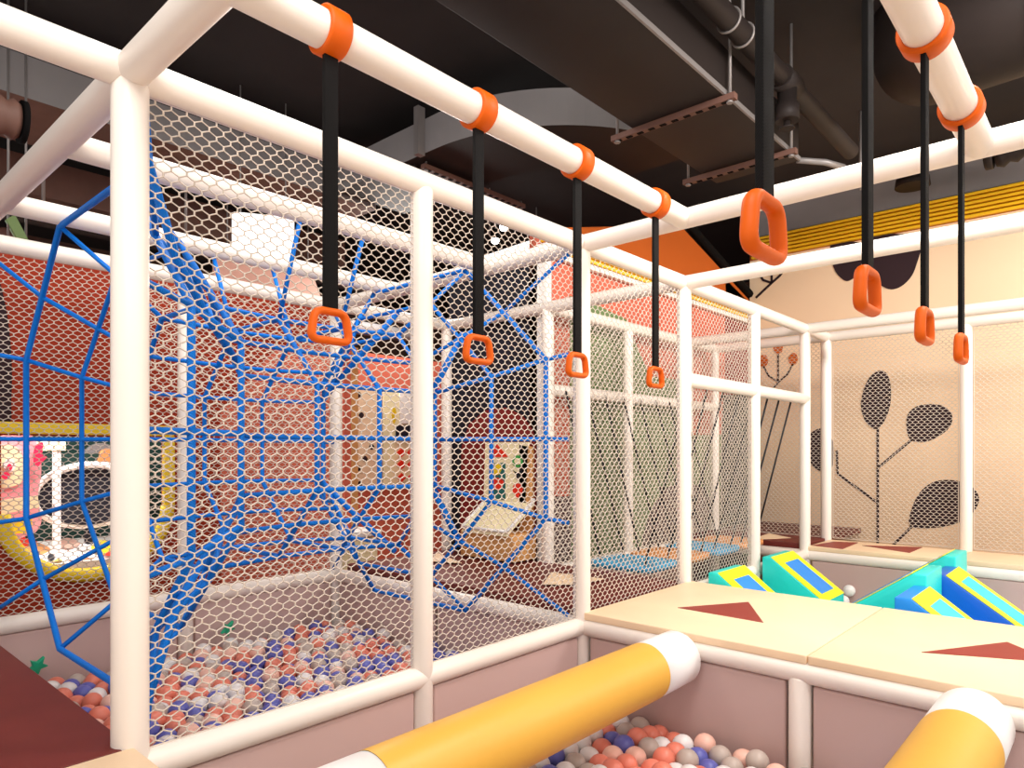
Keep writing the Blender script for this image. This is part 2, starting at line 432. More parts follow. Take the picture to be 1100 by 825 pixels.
beam((A2, -1.4, LOWZ), (A2, WB, LOWZ), 'low beam under the front edge of the cream triangle platform')
beam((A0, -1.2, LOWZ-.02), (A0, WB-.06, LOWZ-.02), 'low beam under the near ends of the yellow rollers')
beam((A5, -2.2, LOWZ), (A5, LB, LOWZ), 'low beam on the far side of the foam block pit')
beam((A3, -1.4, LOWZ-.03), (A3, WB, LOWZ-.03), 'low beam under the back edge of the cream triangle platform')
beam((A3, LB, LOWZ), (A5, LB, LOWZ), 'low beam below the green mural beyond the stepping pads')
rail1 = tag(MB().rod((A0, 1.69, TOPZ), (A2, 1.69, TOPZ), .053, 40).build('monkey_bar_rail', M['foam']), 'thick white overhead rail with four orange collars, left one', 'rail', 'overhead rails')
rail2 = tag(MB().rod((A0, .43, TOPZ), (A2, .43, TOPZ), .053, 40).build('monkey_bar_rail', M['foam']), 'thick white overhead rail at top right with two orange collars in view', 'rail', 'overhead rails')

# low padded panels: one per bay
def panel(lo, hi, label):
    o = MB().box(lo, hi).build('padded_barrier', M['panel'], bevel=.012)
    tag(o, label.replace('panel', 'padded barrier', 1), 'barrier', 'mauve barriers below the low beams')
pz0, pz1 = FLOOR, LOWZ-.051
panel((A0+.06, WB-.02, pz0), (A1-.056, WB+.02, pz1), 'mauve panel under the near cage net, left bay beside the roller')
panel((A1+.056, WB-.02, pz0), (A2-.06, WB+.02, pz1), 'mauve panel under the near cage net, right bay')
panel((A2-.02, WB+.07, pz0), (A2+.02, 3.54, pz1), 'mauve panel on the right side of the cage ball pool, nearer half')
panel((A2-.02, 3.58, pz0), (A2+.02, CB-.07, pz1), 'mauve panel on the right side of the cage ball pool, farther half')
panel((A1+.06, CB-.02, pz0), (A2-.06, CB+.02, pz1), 'mauve panel at the back of the cage ball pool, right of the middle post')
panel((A0-.5, CB-.02, pz0), (A1-.06, CB+.02, pz1), 'mauve panel at the back of the cage ball pool, left of the middle post')
panel((A2-.02, 1.17, pz0), (A2+.02, WB-.07, pz1), 'mauve panel under the cream platform between the left roller and the short post')
panel((A2-.02, -.05, pz0), (A2+.02, 1.05, pz1), 'mauve panel under the cream platform right of the short post')
panel((A5-.02, 1.17, pz0), (A5+.02, WB-.07, pz1), 'grey mauve panel across the foam block pit, behind the turquoise wedge')
panel((A5-.02, -.05, pz0), (A5+.02, 1.13, pz1), 'grey mauve panel across the foam block pit, behind the blue wedge')
panel((A5-.02, -1.3, pz0), (A5+.02, -.09, pz1), 'grey mauve panel across the foam block pit, at the right edge')
panel((A3+.06, LB-.02, pz0), (A5-.06, LB+.02, pz1), 'mauve panel beyond the stepping pads under the green mural')

# decks and platforms
def slab(lo, hi, name, m, label, cat='platform', group=None):
    o = tag(empty(name, ((lo[0]+hi[0])/2, (lo[1]+hi[1])/2, lo[2])), label, cat, group)
    MB().box(lo, hi).build('mat', m, o, bevel=.006); return o
T = .042
p1 = slab((A2-.03, 1.073, DECK-T), (A3+.03, WB-.03, DECK), 'platform', M['board'], 'cream platform section with one dark red triangle, beside the cage net', group='cream platform sections')
p2 = slab((A2-.03, -.12, DECK-T), (A3+.03, 1.067, DECK), 'platform', M['board'], 'cream platform section with dark red triangle, behind the right roller', group='cream platform sections')
p3 = slab((A2-.03, -1.32, DECK-T), (A3+.03, -.126, DECK), 'platform', M['board'], 'cream platform section cut by the right edge of the picture', group='cream platform sections')
p4 = slab((A5-.03, 1.073, DECK-T), (A6+.03, WB-.03, DECK), 'platform', M['board'], 'far cream platform section with narrow triangle under the leaf mural', group='cream platform sections')
p5 = slab((A5-.03, -.12, DECK-T), (A6+.03, 1.067, DECK), 'platform', M['board'], 'far cream platform section below the right-hand far net', group='cream platform sections')
p5b = slab((A5-.03, -1.6, DECK-T), (A6+.03, -.126, DECK), 'platform', M['board'], 'far cream platform section at the right edge under the net', group='cream platform sections')
p6 = slab((-1.0, -1.0, DECK-T), (A0-.005, WB-.045, DECK), 'platform', M['board'], 'cream platform corner at the bottom left of the picture', group='cream platform sections')
p7 = slab((-1.2, WB-.04, DECK-T), (A0-.005, CB-.06, DECK), 'deck', M['brown'], 'dark red-brown deck at the left edge beside the ball pool', cat='deck')
d1 = slab((A2+.06, WB+.03, -.97), (A3-.02, CB-.07, DECK), 'deck', M['brown'], 'red-brown deck behind the cage net with cream patches', cat='deck')
d2 = slab((A5+.02, WB, -.955), (8.75, LB, -.9), 'deck', M['brown'], 'small red-brown deck beyond the last stepping pad', cat='deck')
def inlay(parent, pts, z=DECK, m='tri'):
    plate('inlay', 'z', z+.003, [[onz(x, y, z) for x, y in pts]], .004, M[m], parent)
inlay(p1, [(728,653),(804,647),(820,669)])
inlay(p2, [(990,701),(1082,690),(1135,712)])
inlay(p4, [(926,586),(991,588),(977,594)])
inlay(p4, [(872,586),(896,582),(922,583),(905,590)])
inlay(d1, [(583,628),(592,615),(650,622),(617,628)], -.9, 'board')
inlay(d1, [(462,603),(470,594),(496,605)], -.9, 'board')
inlay(d2, [(806,580),(826,573),(850,578)], -.9, 'board')
ff = tag(MB().box((A3+.1, -1.6, -1.47), (A5-.04, WB-.06, -1.42)).build('pit_mat', M['white']), 'pale floor mat of the pit that holds the foam blocks', 'mat')

# ------------------------------------------------------------------ netting
def net_mesh(W, Ht, pitch=.05, r=.0025):
    V = []; F = []
    def seg(p, q, rr):
        d = np.subtract(q, p); L = math.hypot(*d); d = d/L; n = (-d[1], d[0]); k = len(V)
        for (c) in (p, q):
            V.append((c[0]+n[0]*rr, 0, c[1]+n[1]*rr)); V.append((c[0], -rr, c[1]))
            V.append((c[0]-n[0]*rr, 0, c[1]-n[1]*rr)); V.append((c[0], rr, c[1]))
        for j in range(4): F.append((k+j, k+(j+1) % 4, k+4+(j+1) % 4, k+4+j))
    kn = pitch*.13
    nx = int(W/pitch)+1; nz = int(Ht/pitch)+1
    h = pitch/2
    for i in range(2*nx+1):
        for j in range(2*nz+1):
            if (i+j) % 2: continue
            x, z = i*h, j*h
            if x > W or z > Ht: continue
            seg((x, max(0, z-kn)), (x, min(Ht, z+kn)), r*1.35)
            if z+h <= Ht:
                if x+h <= W: seg((x, z+kn), (x+h, z+h-kn), r)
                if x-h >= 0: seg((x, z+kn), (x-h, z+h-kn), r)
    # border cord
    for p, q in (((0, 0), (W, 0)), ((W, 0), (W, Ht)), ((W, Ht), (0, Ht)), ((0, Ht), (0, 0))): seg(p, q, r*1.5)
    me = bpy.data.meshes.new('safety_net'); me.from_pydata(V, [], F); me.materials.append(M['net']); me.polygons.foreach_set('use_smooth', [True]*len(F)); me.update()
    return me
NETW, NETH = 1.10, 2.09
net_me = net_mesh(NETW, NETH)
net_small = net_mesh(.54, 2.02)
def net(a, b, along, label, me=None, z=LOWZ+.05):
    o = bpy.data.objects.new('safety_net', me or net_me); COL.objects.link(o)
    o.location = (a, b, z+H); o.rotation_euler = (0, 0, 0 if along == 'a' else math.pi/2)
    tag(o, label, 'net', 'white safety nets'); return o
net(A0+.05, WB, 'a', 'white hexagonal net on the near side of the cage, left bay nearest the camera')
net(A1+.048, WB, 'a', 'white hexagonal net on the near side of the cage, right bay')
net(A2+.06, WB, 'a', 'white net beside the cream platform, right of the cage corner post')
net(A3+.06, WB, 'a', 'white net above the left turquoise wedge block, before the rope bridge')
net(A5+.05, LB, 'a', 'narrow white net strip before the dark olive mural strip', net_small, z=DECK+.03)
net(A6, 2.39, 'b', 'white net behind the rope bridge ropes, before the orange mural flowers', z=DECK+.02)
net(A0+.05, CB, 'a', 'white net at the back of the cage before the round yellow-rimmed opening')
net(A1+.048, CB, 'a', 'white net at the back of the cage before the lighter part of the red wall')
net(A3+.06, LB, 'a', 'white net before the sage green mural, left bay')
net(A4+.06, LB, 'a', 'white net before the sage green mural, right bay')
net(A6, 1.17, 'b', 'white net before the upright mural leaf and its stem', z=DECK+.02)
net(A6, -.05, 'b', 'white net at the right edge before the plain beige wall', z=DECK+.02)
net(A6, -1.27, 'b', 'white net of the far wall beyond the right edge', z=DECK+.02)

# ------------------------------------------------------------------ blue rope tunnel
CBM, CZ = 3.57, .07
rt = tag(empty('rope_tunnel', (2.0, CBM, -1.0)), 'blue octagonal rope net tunnel hanging over the ball pool inside the cage', 'rope tunnel')
def octa(a, wd, ht, cw=.42, ch=.42, cz=CZ):
    """corners clockwise from the near top of the vertical side (b small)"""
    x = wd*cw; z = ht*ch
    return [(a, CBM-wd, cz+z), (a, CBM-x, cz+ht), (a, CBM+x, cz+ht), (a, CBM+wd, cz+z),
            (a, CBM+wd, cz-z), (a, CBM+x, cz-ht), (a, CBM-x, cz-ht), (a, CBM-wd, cz-z)]
rings = [ (1.056, 1.085, 1.07), (1.30, .966, .86), (1.475, .62, .64), (1.86, .62, .62), (2.235, .62, .62), (2.66, .58, .64), (2.81, .89, .84), (3.015, 1.12, 1.07)]
OC = [octa(*r_) for r_ in rings]
for k, oc in enumerate(OC):
    MB().tube(oc, .0155 if k in (0, 7) else .0135, 10, closed=True).build('hoop_rope', M['blue'], rt)
inner = OC[2:6]
for c in range(8):                                     # straight runs through the middle
    MB().tube([oc[c] for oc in inner], .0125, 8).build('long_rope', M['blue'], rt)
    for (s0, s1) in ((0, 2), (5, 7)):
        MB().tube([OC[k][c] for k in range(s0, s1+1)], .0125, 8).build('spoke_rope', M['blue'], rt)
def mid(p, q): return tuple((x+y)/2 for x, y in zip(p, q))
for (c, d) in ((0, 1), (2, 3), (4, 5), (6, 7), (3, 4), (7, 0)):
    pts = [mid(oc[c], oc[d]) for oc in OC]
    MB().tube(pts[2:6], .0125, 8).build('long_rope', M['blue'], rt)
    MB().tube(pts[0:3], .0125, 8).build('spoke_rope', M['blue'], rt)
    MB().tube(pts[5:8], .0125, 8).build('spoke_rope', M['blue'], rt)
# ends laced to the cage frame
for (ia, A_, dx) in ((0, A0+.06, 1), (7, A2-.06, -1)):
    oc = OC[ia]
    ends = [((A_, WB+.05, .556)), ((A_, 3.06, TOPZ-.05)), ((A_, 4.0, TOPZ-.05)), ((A_, CB-.05, .556)),
            ((A_, CB-.05, -.41)), ((A_, 4.0, LOWZ+.05)), ((A_, 3.06, LOWZ+.05)), ((A_, WB+.05, -.41))]
    for c in (0, 3, 4, 7): MB().tube([oc[c], ends[c]], .0125, 8).build('tie_rope', M['blue'], rt)
    for (c, d, e) in ((0, 1, (A_, WB+.05, TOPZ-.06)), (2, 3, (A_, CB-.05, TOPZ-.06)), (4, 5, (A_, CB-.05, LOWZ+.06)), (6, 7, (A_, WB+.05, LOWZ+.06)),
                      (7, 0, (A_, WB+.05, .07)), (3, 4, (A_, CB-.05, .07))):
        MB().tube([mid(oc[c], oc[d]), e], .0125, 8).build('tie_rope', M['blue'], rt)
# thick diagonal ropes leading from the cage corners into the tunnel mouth
for sb in (-1,):
    for sz in (-1, 1):
        z0 = 1.0 if sz > 0 else -.86
        MB().tube([(.88, CBM+sb*1.14, z0), (1.05, CBM+sb*.97, CZ+sz*.64), (1.25, CBM+sb*.79, CZ+sz*.47), (1.475, CBM+sb*.62, CZ+sz*.3)], .016, 10).build('thick_rope', M['blue'], rt)
for (p, q) in (((2.81, 3.52, .9), (2.66, 4.15, .36)), ((2.81, 3.55, -.65), (2.66, 4.15, -.22)), ((2.84, 2.94, .70), (2.66, 3.0, .36)), ((2.84, 2.96, -.56), (2.66, 3.0, -.22))):
    MB().tube([p, q], .02, 10).build('thick_rope', M['blue'], rt)
# hangers from the cross beams
for a_ in (1.86, 2.235):
    MB().tube([(a_-.03, 3.06, TOPZ-.05), (a_, CBM-.26, .69)], .0125, 8).build('hanger_rope', M['blue'], rt)
    MB().tube([(a_-.03, 4.0, TOPZ-.05), (a_, CBM+.26, .69)], .0125, 8).build('hanger_rope', M['blue'], rt)

# ------------------------------------------------------------------ monkey-bar handles
def grip_path(wb_=.128, wt=.1, h=.083, rc=.026, n=6):
    cor = [(-wb_/2, 0), (wb_/2, 0), (wt/2, h), (-wt/2, h)]
    out = []
    for i in range(4):
        p = Vector(cor[i]); a = (Vector(cor[i-1])-p).normalized(); b = (Vector(cor[(i+1) % 4])-p).normalized()
        p0 = p+a*rc; p2 = p+b*rc
        for k in range(n+1):
            t = k/n; q = p0*(1-t)**2 + p*2*t*(1-t) + p2*t*t; out.append((q.x, q.y))
    return out
def handle(a, b, label, group, zb=.315):
    o = tag(empty('hanging_handle', (a, b, zb)), label, 'handle', group)
    # parts in local coordinates
    m = MB(raw=True).tube([(x, 0, z) for x, z in grip_path()], .0112, 14, closed=True, ry=.0145, ref=(0, 1, 0)); m.build('grip', M['orange'], o)
    top = TOPZ-.06-zb
    MB(raw=True).box((-.0225, -.007, .08), (.0225, .007, top)).build('strap', M['strap'], o, bevel=.002)
    rz = TOPZ-zb
    m = MB(raw=True); n = 40; prof = [(-.034, .054), (-.034, .064), (-.03, .068), (.03, .068), (.034, .064), (.034, .054)]
    for i in range(n):
        t = 2*math.pi*i/n
        for (x, r_) in prof: m.v.append((x, r_*math.sin(t), rz+r_*math.cos(t)))
    k = len(prof)
    for i in range(n):
        for j in range(k):
            m.f.append([i*k+j, i*k+(j+1) % k, ((i+1) % n)*k+(j+1) % k, ((i+1) % n)*k+j]); m.mi.append(0); m.smooth.append(j == 2 or j == 5)
    m.build('collar', M['orange'], o)
    return o
for a_, lb in ((1.108, 'orange handle on black strap, largest on the left rail and nearest the left post'),
               (1.706, 'orange handle on black strap, second from the left, before the dark booth'),
               (2.285, 'orange handle on black strap hanging before the cage corner post'),
               (2.914, 'smallest orange handle of the left rail, before the green mural')):
    handle(a_, 1.69, lb, 'handles on the left rail')
for a_, lb in ((1.08, 'very large orange handle near the top right, broad black strap, nearest the camera'),
               (1.66, 'orange handle hanging before the mural discs, second largest on the right'),
               (2.235, 'orange handle hanging right of the mural discs, third of the right rail'),
               (2.81, 'smallest and farthest orange handle on the right, just left of the far post')):
    handle(a_, .43, lb, 'handles on the right rail')

# ------------------------------------------------------------------ rollers
def roller(b, label):
    o = tag(empty('roller', (2.0, b, LOWZ-.03)), label, 'roller', 'yellow and white rollers')
    r = .132; z = -1.035
    x0, x1, y0, y1 = .86, 1.25, 2.82, 3.145
    def cap(xa, xb, inner_):
        d = 1 if xb > xa else -1
        return MB().tube([(xa, b, z), (xa+d*.006, b, z), (xa+d*.025, b, z), (xb, b, z)], [r-.05, r-.02, r, r], 48)
    cap(y1, y0, 0).build('white_sleeve', M['white'], o); cap(x0, x1, 0).build('white_sleeve', M['white'], o)
    MB().tube([(x1, b, z), (y0, b, z)], r+.0015, 48, caps=False).build('yellow_sleeve', M['roller'], o)
    return o
roller(1.69, 'long yellow roller with white ends, left one, across the ball pool under the left rail')
roller(.44, 'yellow roller with white end at the bottom right corner')

# ------------------------------------------------------------------ foam wedge blocks
FZ = -1.42
def wedge(a0, a1, b_hi, b_lo, z_hi, z_lo, flat, body, top, ins, label, group):
    """flat top of length 'flat' at b_hi side, ramp falling towards b_lo"""
    s = 1 if b_hi > b_lo else -1
    o = tag(empty('foam_wedge', ((a0+a1)/2, (b_hi+b_lo)/2, FZ)), label, 'foam block', group)
    bh = b_hi+s*abs(flat)
    prof = [(bh, FZ), (bh, z_hi), (b_hi, z_hi), (b_lo, z_lo), (b_lo, FZ)]
    MB().prism(prof, 0, a0, a1).build('body', M[body], o, bevel=.008)
    L = math.hypot(b_lo-b_hi, z_lo-z_hi); db, dz = (b_lo-b_hi)/L, (z_lo-z_hi)/L; nb, nz = -dz*(1 if db > 0 else -1), abs(db)
    def quad(t0, t1, w0, w1, lift, name, m, par=None):
        c = []
        for lf in (lift-.004, lift):
            for (t, wv) in ((t0, w0), (t1, w0), (t1, w1), (t0, w1)):
                c.append((wv, b_hi+db*t+nb*lf, z_hi+dz*t+nz*lf))
        mb = MB(); mb.v = [mb.P(p) for p in c]
        mb.f = [[0,1,2,3],[4,5,6,7],[0,1,5,4],[1,2,6,5],[2,3,7,6],[3,0,4,7]]; mb.mi = [0]*6; mb.smooth = [False]*6
        return mb.build(name, m, par or o)
    cov = quad(0, L, a0+.004, a1-.004, .006, 'cover', M[top])
    quad(.09, L-.07, a0+.11, a1-.1, .009, 'inlay', M[ins], cov)
    return o
G = 'wedge blocks in the foam pit'
wedge(4.62, 5.08, 2.18, 1.64, -.87, -1.28, .07, 'turq', 'yel', 'bluef', 'turquoise wedge with yellow and blue ramp, left one nearest the tall white post', G)
wedge(5.60, 6.10, 2.18, 1.76, -.87, -1.18, .07, 'turq', 'yel', 'bluef', 'turquoise wedge with yellow and blue ramp, taller looking one beside the grey panel', G)
wedge(4.58, 5.07, .95, .35, -.87, -1.32, .09, 'bluef', 'yel', 'cyan', 'blue wedge with yellow and cyan ramp, nearer the cream platform', G)
wedge(5.60, 6.09, .95, .35, -.87, -1.3, .09, 'blued', 'yel', 'cyan', 'blue wedge with yellow and cyan ramp at the right edge, farther one', G)
wedge(5.09, 5.59, 1.05, 1.82, -.80, -1.35, -.08, 'turq', 'yel', 'bluef', 'turquoise wedge falling to the left, between the two blue wedges', G)
wedge(6.10, 6.60, 1.05, 1.82, -.80, -1.35, -.08, 'turq', 'yel', 'bluef', 'turquoise wedge falling to the left, farthest one with the highest peak', G)

# ------------------------------------------------------------------ rope bridge stepping pads
padlab = ['sky blue stepping pad on black ropes, nearest of the rope bridge', 'orange stepping pad on black ropes between the two blue pads',
          'sky blue stepping pad on black ropes right of the platform corner post', 'orange stepping pad on black ropes, farthest of the rope bridge']
for k, a_ in enumerate((4.75, 5.33, 5.93, 6.5)):
    o = tag(empty('stepping_pad', (a_, 2.95, -.92)), padlab[k], 'stepping pad', 'rope bridge stepping pads')
    prof = smooth_poly([(a_-.24, 2.95-.2), (a_-.24, 2.95+.2), (a_-.17, 2.95+.27), (a_+.17, 2.95+.27), (a_+.24, 2.95+.2), (a_+.24, 2.95-.2), (a_+.17, 2.95-.27), (a_-.17, 2.95-.27)], 3)
    plate('pad', 'z', -.87, [prof], .05, M['padb' if k % 2 == 0 else 'pado'], o)
    for sb in (-1, 1):
        for sa in (-1, 1):
            tb = WB if sb < 0 else LB
            MB().tube([(a_+sa*.17, 2.95+sb*.2, -.88), (a_+sa*.15, tb-sb*.05, MIDZ)], .009, 8).build('hanging_rope', M['black'], o)

# ------------------------------------------------------------------ balls
def relax(P, lo, hi, r, it=60):
    P = P.copy()
    for _ in range(it):
        cell = {}
        D = P[:, None, :]-P[None, :, :]
        d2 = (D**2).sum(-1); np.fill_diagonal(d2, 9)
        close = d2 < (2*r)**2
        d = np.sqrt(d2); push = np.where(close, (2*r-d)/np.maximum(d, 1e-6)*.35, 0)
        P += (D*push[..., None]).sum(1)
        P[:, 2] -= .0006
        for ax in (0, 1): P[:, ax] = np.clip(P[:, ax], lo[ax]+r, hi[ax]-r)
        P[:, 2] = np.maximum(P[:, 2], lo[2]+r)
    return P
BR = .052
def fill(lo, hi, zs, jit=.03):
    pts = []; p = .107
    for li, z in enumerate(zs):
        for j in range(int((hi[1]-lo[1])/(p*.87))+1):
            for i in range(int((hi[0]-lo[0])/p)+1):
                pts.append((lo[0]+BR+i*p+(j % 2)*p/2+(li % 2)*p/2, lo[1]+BR+j*p*.87+(li % 2)*.03, z))
    P = np.array(pts); P += (np.random.rand(*P.shape)-.5)*2*jit
    P = P[(P[:, 0] < hi[0]-BR) & (P[:, 1] < hi[1]-BR)]
    return relax(P, (lo[0], lo[1], zs[0]-.12), hi, BR)
cageP = fill((A0+.02, WB+.03), (A2-.02, CB-.03), (-1.52, -1.43, -1.35))
_posts = [(A0, WB), (A1, WB), (A2, WB), (A0, CB), (A1, CB), (A2, CB), (A2, 1.11)]
def clear(P):
    k = np.ones(len(P), bool)
    for q in _posts: k &= np.hypot(P[:, 0]-q[0], P[:, 1]-q[1]) > R+BR
    return P[k]
frontP = fill((1.7, .25), (A2-.025, WB-.03), (-1.58, -1.49, -1.41))
cageP, frontP = clear(cageP), clear(frontP)
def hidden_by_roller(p, b):
    z0 = -1.035; r = .134; best = 9
    for t in np.linspace(.2, 1, 60):
        q = (p[0]*t, p[1]*t, p[2]*t)
        if .86 < q[0] < 3.15 and math.hypot(q[1]-b, q[2]-z0) < r: return True
    return False
cands = []
for src, P in (('cage', cageP), ('front', frontP)):
    tree = {}
    for i, p in enumerate(P):
        x, y, d = proj(p)
        inview = -8 < x < 1108 and y < 833
        if src == 'front':
            if hidden_by_roller(p, 1.69) or hidden_by_roller(p, .44): inview = False
        # covered by others above it along the line of sight?
        if inview:
            rel_ = P-p; dv = -p/np.linalg.norm(p); along = rel_@dv
            off = np.linalg.norm(rel_-along[:, None]*dv, axis=1)
            cov = ((along > .02) & (along < .45) & (off < BR*.75)).sum()
            if cov >= 1: inview = False
        cands.append((inview, BR/d, src, p))
cands.sort(key=lambda c: (not c[0], -c[1]))
names = [('coral', .27), ('violet', .27), ('pearl', .22), ('stone', .14), ('peach', .10)]
word = {'coral': 'coral pink', 'violet': 'violet blue', 'pearl': 'pearl white', 'stone': 'stone grey', 'peach': 'pale peach'}
def pick():
    x = random.random(); s = 0
    for n, p in names:
        s += p
        if x < s: return n
    return 'pearl'
ball_me = {}
for n, _ in names:
    t = MB(raw=True).ball((0, 0, 0), BR, U=32, V=18); o = t.build('play_ball', M[n]); ball_me[n] = o.data; bpy.data.objects.remove(o)
rest = MB(); order = [n for n, _ in names]
ind = 0
for iv, s_, src, p in cands:
    n = pick()
    if ind < 296:
        o = bpy.data.objects.new('play_ball', ball_me[n]); COL.objects.link(o); o.location = (p[0], p[1], p[2]+H); ind += 1
        o.rotation_euler = (random.random()*6, random.random()*6, 0)
        if src == 'front':
            zb = 'next to the cage barrier' if p[1] > 1.75 else ('beside the left roller' if p[1] > 1.45 else ('in the open middle' if p[1] > 1.2 else 'towards the short post'))
            za = 'touching the platform barrier' if p[0] > 3.0 else ('just off the platform barrier' if p[0] > 2.85 else ('well off the barrier' if p[0] > 2.65 else 'nearest the camera'))
            lb = word[n]+' ball, front pool, '+zb+', '+za; gp = word[n]+' balls in the front ball pool'
        else:
            q = proj(p)[0]
            za = 'left of the near post' if q < 140 else ('just right of the near post' if q < 220 else ('left middle' if q < 300 else ('right middle' if q < 370 else ('left of the second post' if q < 455 else 'right of the second post'))))
            zb = 'against the near net' if p[1] < 2.6 else ('near net side' if p[1] < 2.9 else ('set back from net' if p[1] < 3.25 else ('half way back' if p[1] < 3.7 else ('beyond the middle' if p[1] < 4.2 else 'by the back barrier'))))
            lb = word[n]+' ball, cage pool, '+za+', '+zb; gp = word[n]+' balls in the cage ball pool'
        tag(o, lb, 'ball', gp)
    else:
        rest.ball(p, BR, order.index(n), U=16, V=9)
tag(rest.build('play_balls', [M[n] for n in order]), 'mixed coral, violet, white and grey balls lying deeper and farther back in both pools', 'balls', kind='stuff')
def loner(p, label, n='pearl'):
    o = bpy.data.objects.new('play_ball', ball_me[n]); COL.objects.link(o); o.location = (p[0], p[1], p[2]+H); tag(o, label, 'ball')
loner((6.74, 1.9, -1.275), 'single white ball between the foam blocks in the foam pit, on top of another')
loner((6.70, 1.94, -1.367), 'white ball half hidden under the single ball in the foam pit')
# green star toy among the balls
def star(p, label, s=.06):
    m = MB(raw=True); pr = []
    for k in range(10):
        t = math.pi/2+k*math.pi/5; r_ = s if k % 2 == 0 else s*.45; pr.append((r_*math.cos(t), r_*math.sin(t)))
    m.prism(pr, 1, -.012, .012); o = m.build('star_toy', M['stargreen'], bevel=.003); o.location = w(p); o.rotation_euler = (.3, .5, .4); tag(o, label, 'toy', 'green star toys')
x_, z_ = onb(245, 672, CB-.12); star((x_, CB-.12, z_-.02), 'green star toy leaning against the back panel of the cage ball pool')
x_, z_ = onb(40, 708, CB-.12); star((x_, CB-.12, z_-.04), 'green star toy at the left, just above the brown deck edge')

# ------------------------------------------------------------------ things behind the nets
# activity cabinet on the black booth wall
ca = tag(empty('activity_cabinet', (4.4, 4.1, -.9)), 'wooden activity cabinet with cream toy panel against the black booth wall', 'toy cabinet')
tpanel = None
def ca_plate(name, pts, a, t, m, sm=False):
    p = [ona(x, y, a) for x, y in pts]; p = [(q[0], max(q[1], -.895)) for q in p]
    return plate(name, 'a', a, [smooth_poly(p) if sm else p], t, M[m], tpanel or ca)
ca_plate('arched_back', [(497,598),(499,480),(507,456),(524,441),(545,438),(562,446),(574,462),(578,480),(578,600)], 4.49, .04, 'darkred')
ca_plate('side_board', [(562,478),(574,480),(574,600),(562,598)], 4.45, .05, 'tan')
tpanel = ca_plate('toy_panel', [(523,475),(569,475),(566,545),(521,541)], 4.42, .02, 'cream')
ca_plate('graphic', [(526,498),(543,497),(543,537),(525,535)], 4.398, .004, 'teal')
ca_plate('graphic', [(526,491),(534,477),(546,491)], 4.398, .004, 'red')
ca_plate('graphic', [(527,517),(533,513),(541,517),(538,525),(530,525)], 4.392, .004, 'red', True)
ca_plate('graphic', [(530,500),(535,498),(539,503),(535,510),(530,508)], 4.392, .004, 'yring', True)
g_ = ca_plate('graphic', [(551,493),(556,489),(561,493),(561,499),(556,502),(551,499)], 4.398, .004, 'greenp', True)
ca_plate('graphic', [(553,494),(556,492),(559,494),(559,498),(556,499),(553,497)], 4.392, .004, 'cream', True)
ca_plate('graphic', [(551,505),(556,508),(562,504),(558,510),(557,515),(555,515),(555,510)], 4.398, .004, 'navy')
ca_plate('graphic', [(552,521),(556,519),(561,522),(561,529),(558,532),(557,535),(555,535),(554,531),(551,528)], 4.398, .004, 'red', True)
b0_, z0_ = ona(524, 556, 4.42); b1_, z1_ = ona(574, 566, 4.42)
m = MB()
pts = [(4.42, b0_, -.42), (4.42, b1_, -.42), (4.1, b1_+.02, -.66), (4.1, b0_, -.66)]
m.v = [m.P(p) for p in pts]+[m.P((p[0], p[1], p[2]-.03)) for p in pts]
m.f = [[0,1,2,3],[4,5,6,7],[0,1,5,4],[1,2,6,5],[2,3,7,6],[3,0,4,7]]; m.mi = [0]*6; m.smooth = [False]*6
tray = m.build('sloping_tray', M['cream'], ca)
m = MB()
for i in range(4):
    p, q = pts[i], pts[(i+1) % 4]
    m.tube([(p[0], p[1], p[2]+.012), (q[0], q[1], q[2]+.012)], .014, 8)
m.build('tray_rim', M['trim'], tray)
MB().box((4.13, b1_-.02, -.9), (4.42, b0_+.05, -.68)).build('base_box', M['tan'], ca, bevel=.005)

# far alcove right of the cage back corner
BF_ = 6.98
def far_thing(name, label, cat, pieces, b=BF_):
    first = [onb(x, y, b) for x, y in pieces[0][1]]
    o = tag(empty(name, (first[0][0], b, FLOOR)), label, cat)
    base = None
    for i, (pn, pts_, mm, sm) in enumerate(pieces):
        p = [onb(x, y, b-.012*i) for x, y in pts_]
        pc = plate(pn, 'b', b-.012*i, [smooth_poly(p) if sm else p], .012, M[mm], base or o)
        if i == 0: base = pc
    return o
def blob(x, y, rx, ry): return [(x-rx, y), (x, y-ry), (x+rx, y), (x, y+ry)]
far_thing('spotted_wall_panel', 'beige far wall panel with small dark spots, left of the second post', 'wall panel',
  [('board', [(384,418),(410,419),(410,527),(384,525)], 'beige', False)] +
  [('spot', blob(x, y, 2.6, 3.2), 'leaf', True) for x, y in ((385,424),(388,446),(399,480),(392,493),(385,503),(386,520))])
far_thing('poster_panel', 'tall cream far panel with navy block and red graphics beside the spotted one', 'poster',
  [('board', [(411,420),(446,420),(446,524),(411,524)], 'cream', False), ('white_field', [(429,422),(446,422),(446,455),(429,455)], 'trim', False),
   ('navy_field', [(425,457),(446,457),(446,472),(425,472)], 'navy', False)] +
  [('red_shape', blob(x, y, 5, 5), 'red', False) for x, y in ((431,486),(442,486),(431,499),(442,499),(431,513),(442,513))] +
  [('yellow_mark', blob(423, 446, 2.5, 9), 'yring', True)])
tq = tag(empty('toy_shelf', (4.0, 6.2, FLOOR)), 'white low play table glimpsed beyond the cage corner, left of second post', 'play table')
for (lo, hi, m_, n_) in (((3.75, 5.7, -.86), (4.35, 6.4, -.8), 'trim', 'table_top'), ((3.78, 5.73, -1.85), (4.32, 6.37, -.88), 'cream', 'cabinet_body'), ((3.8, 6.3, -.8), (4.3, 6.36, -.5), 'cream', 'back_panel')):
    MB().box(lo, hi).build(n_, M[m_], tq, bevel=.01)
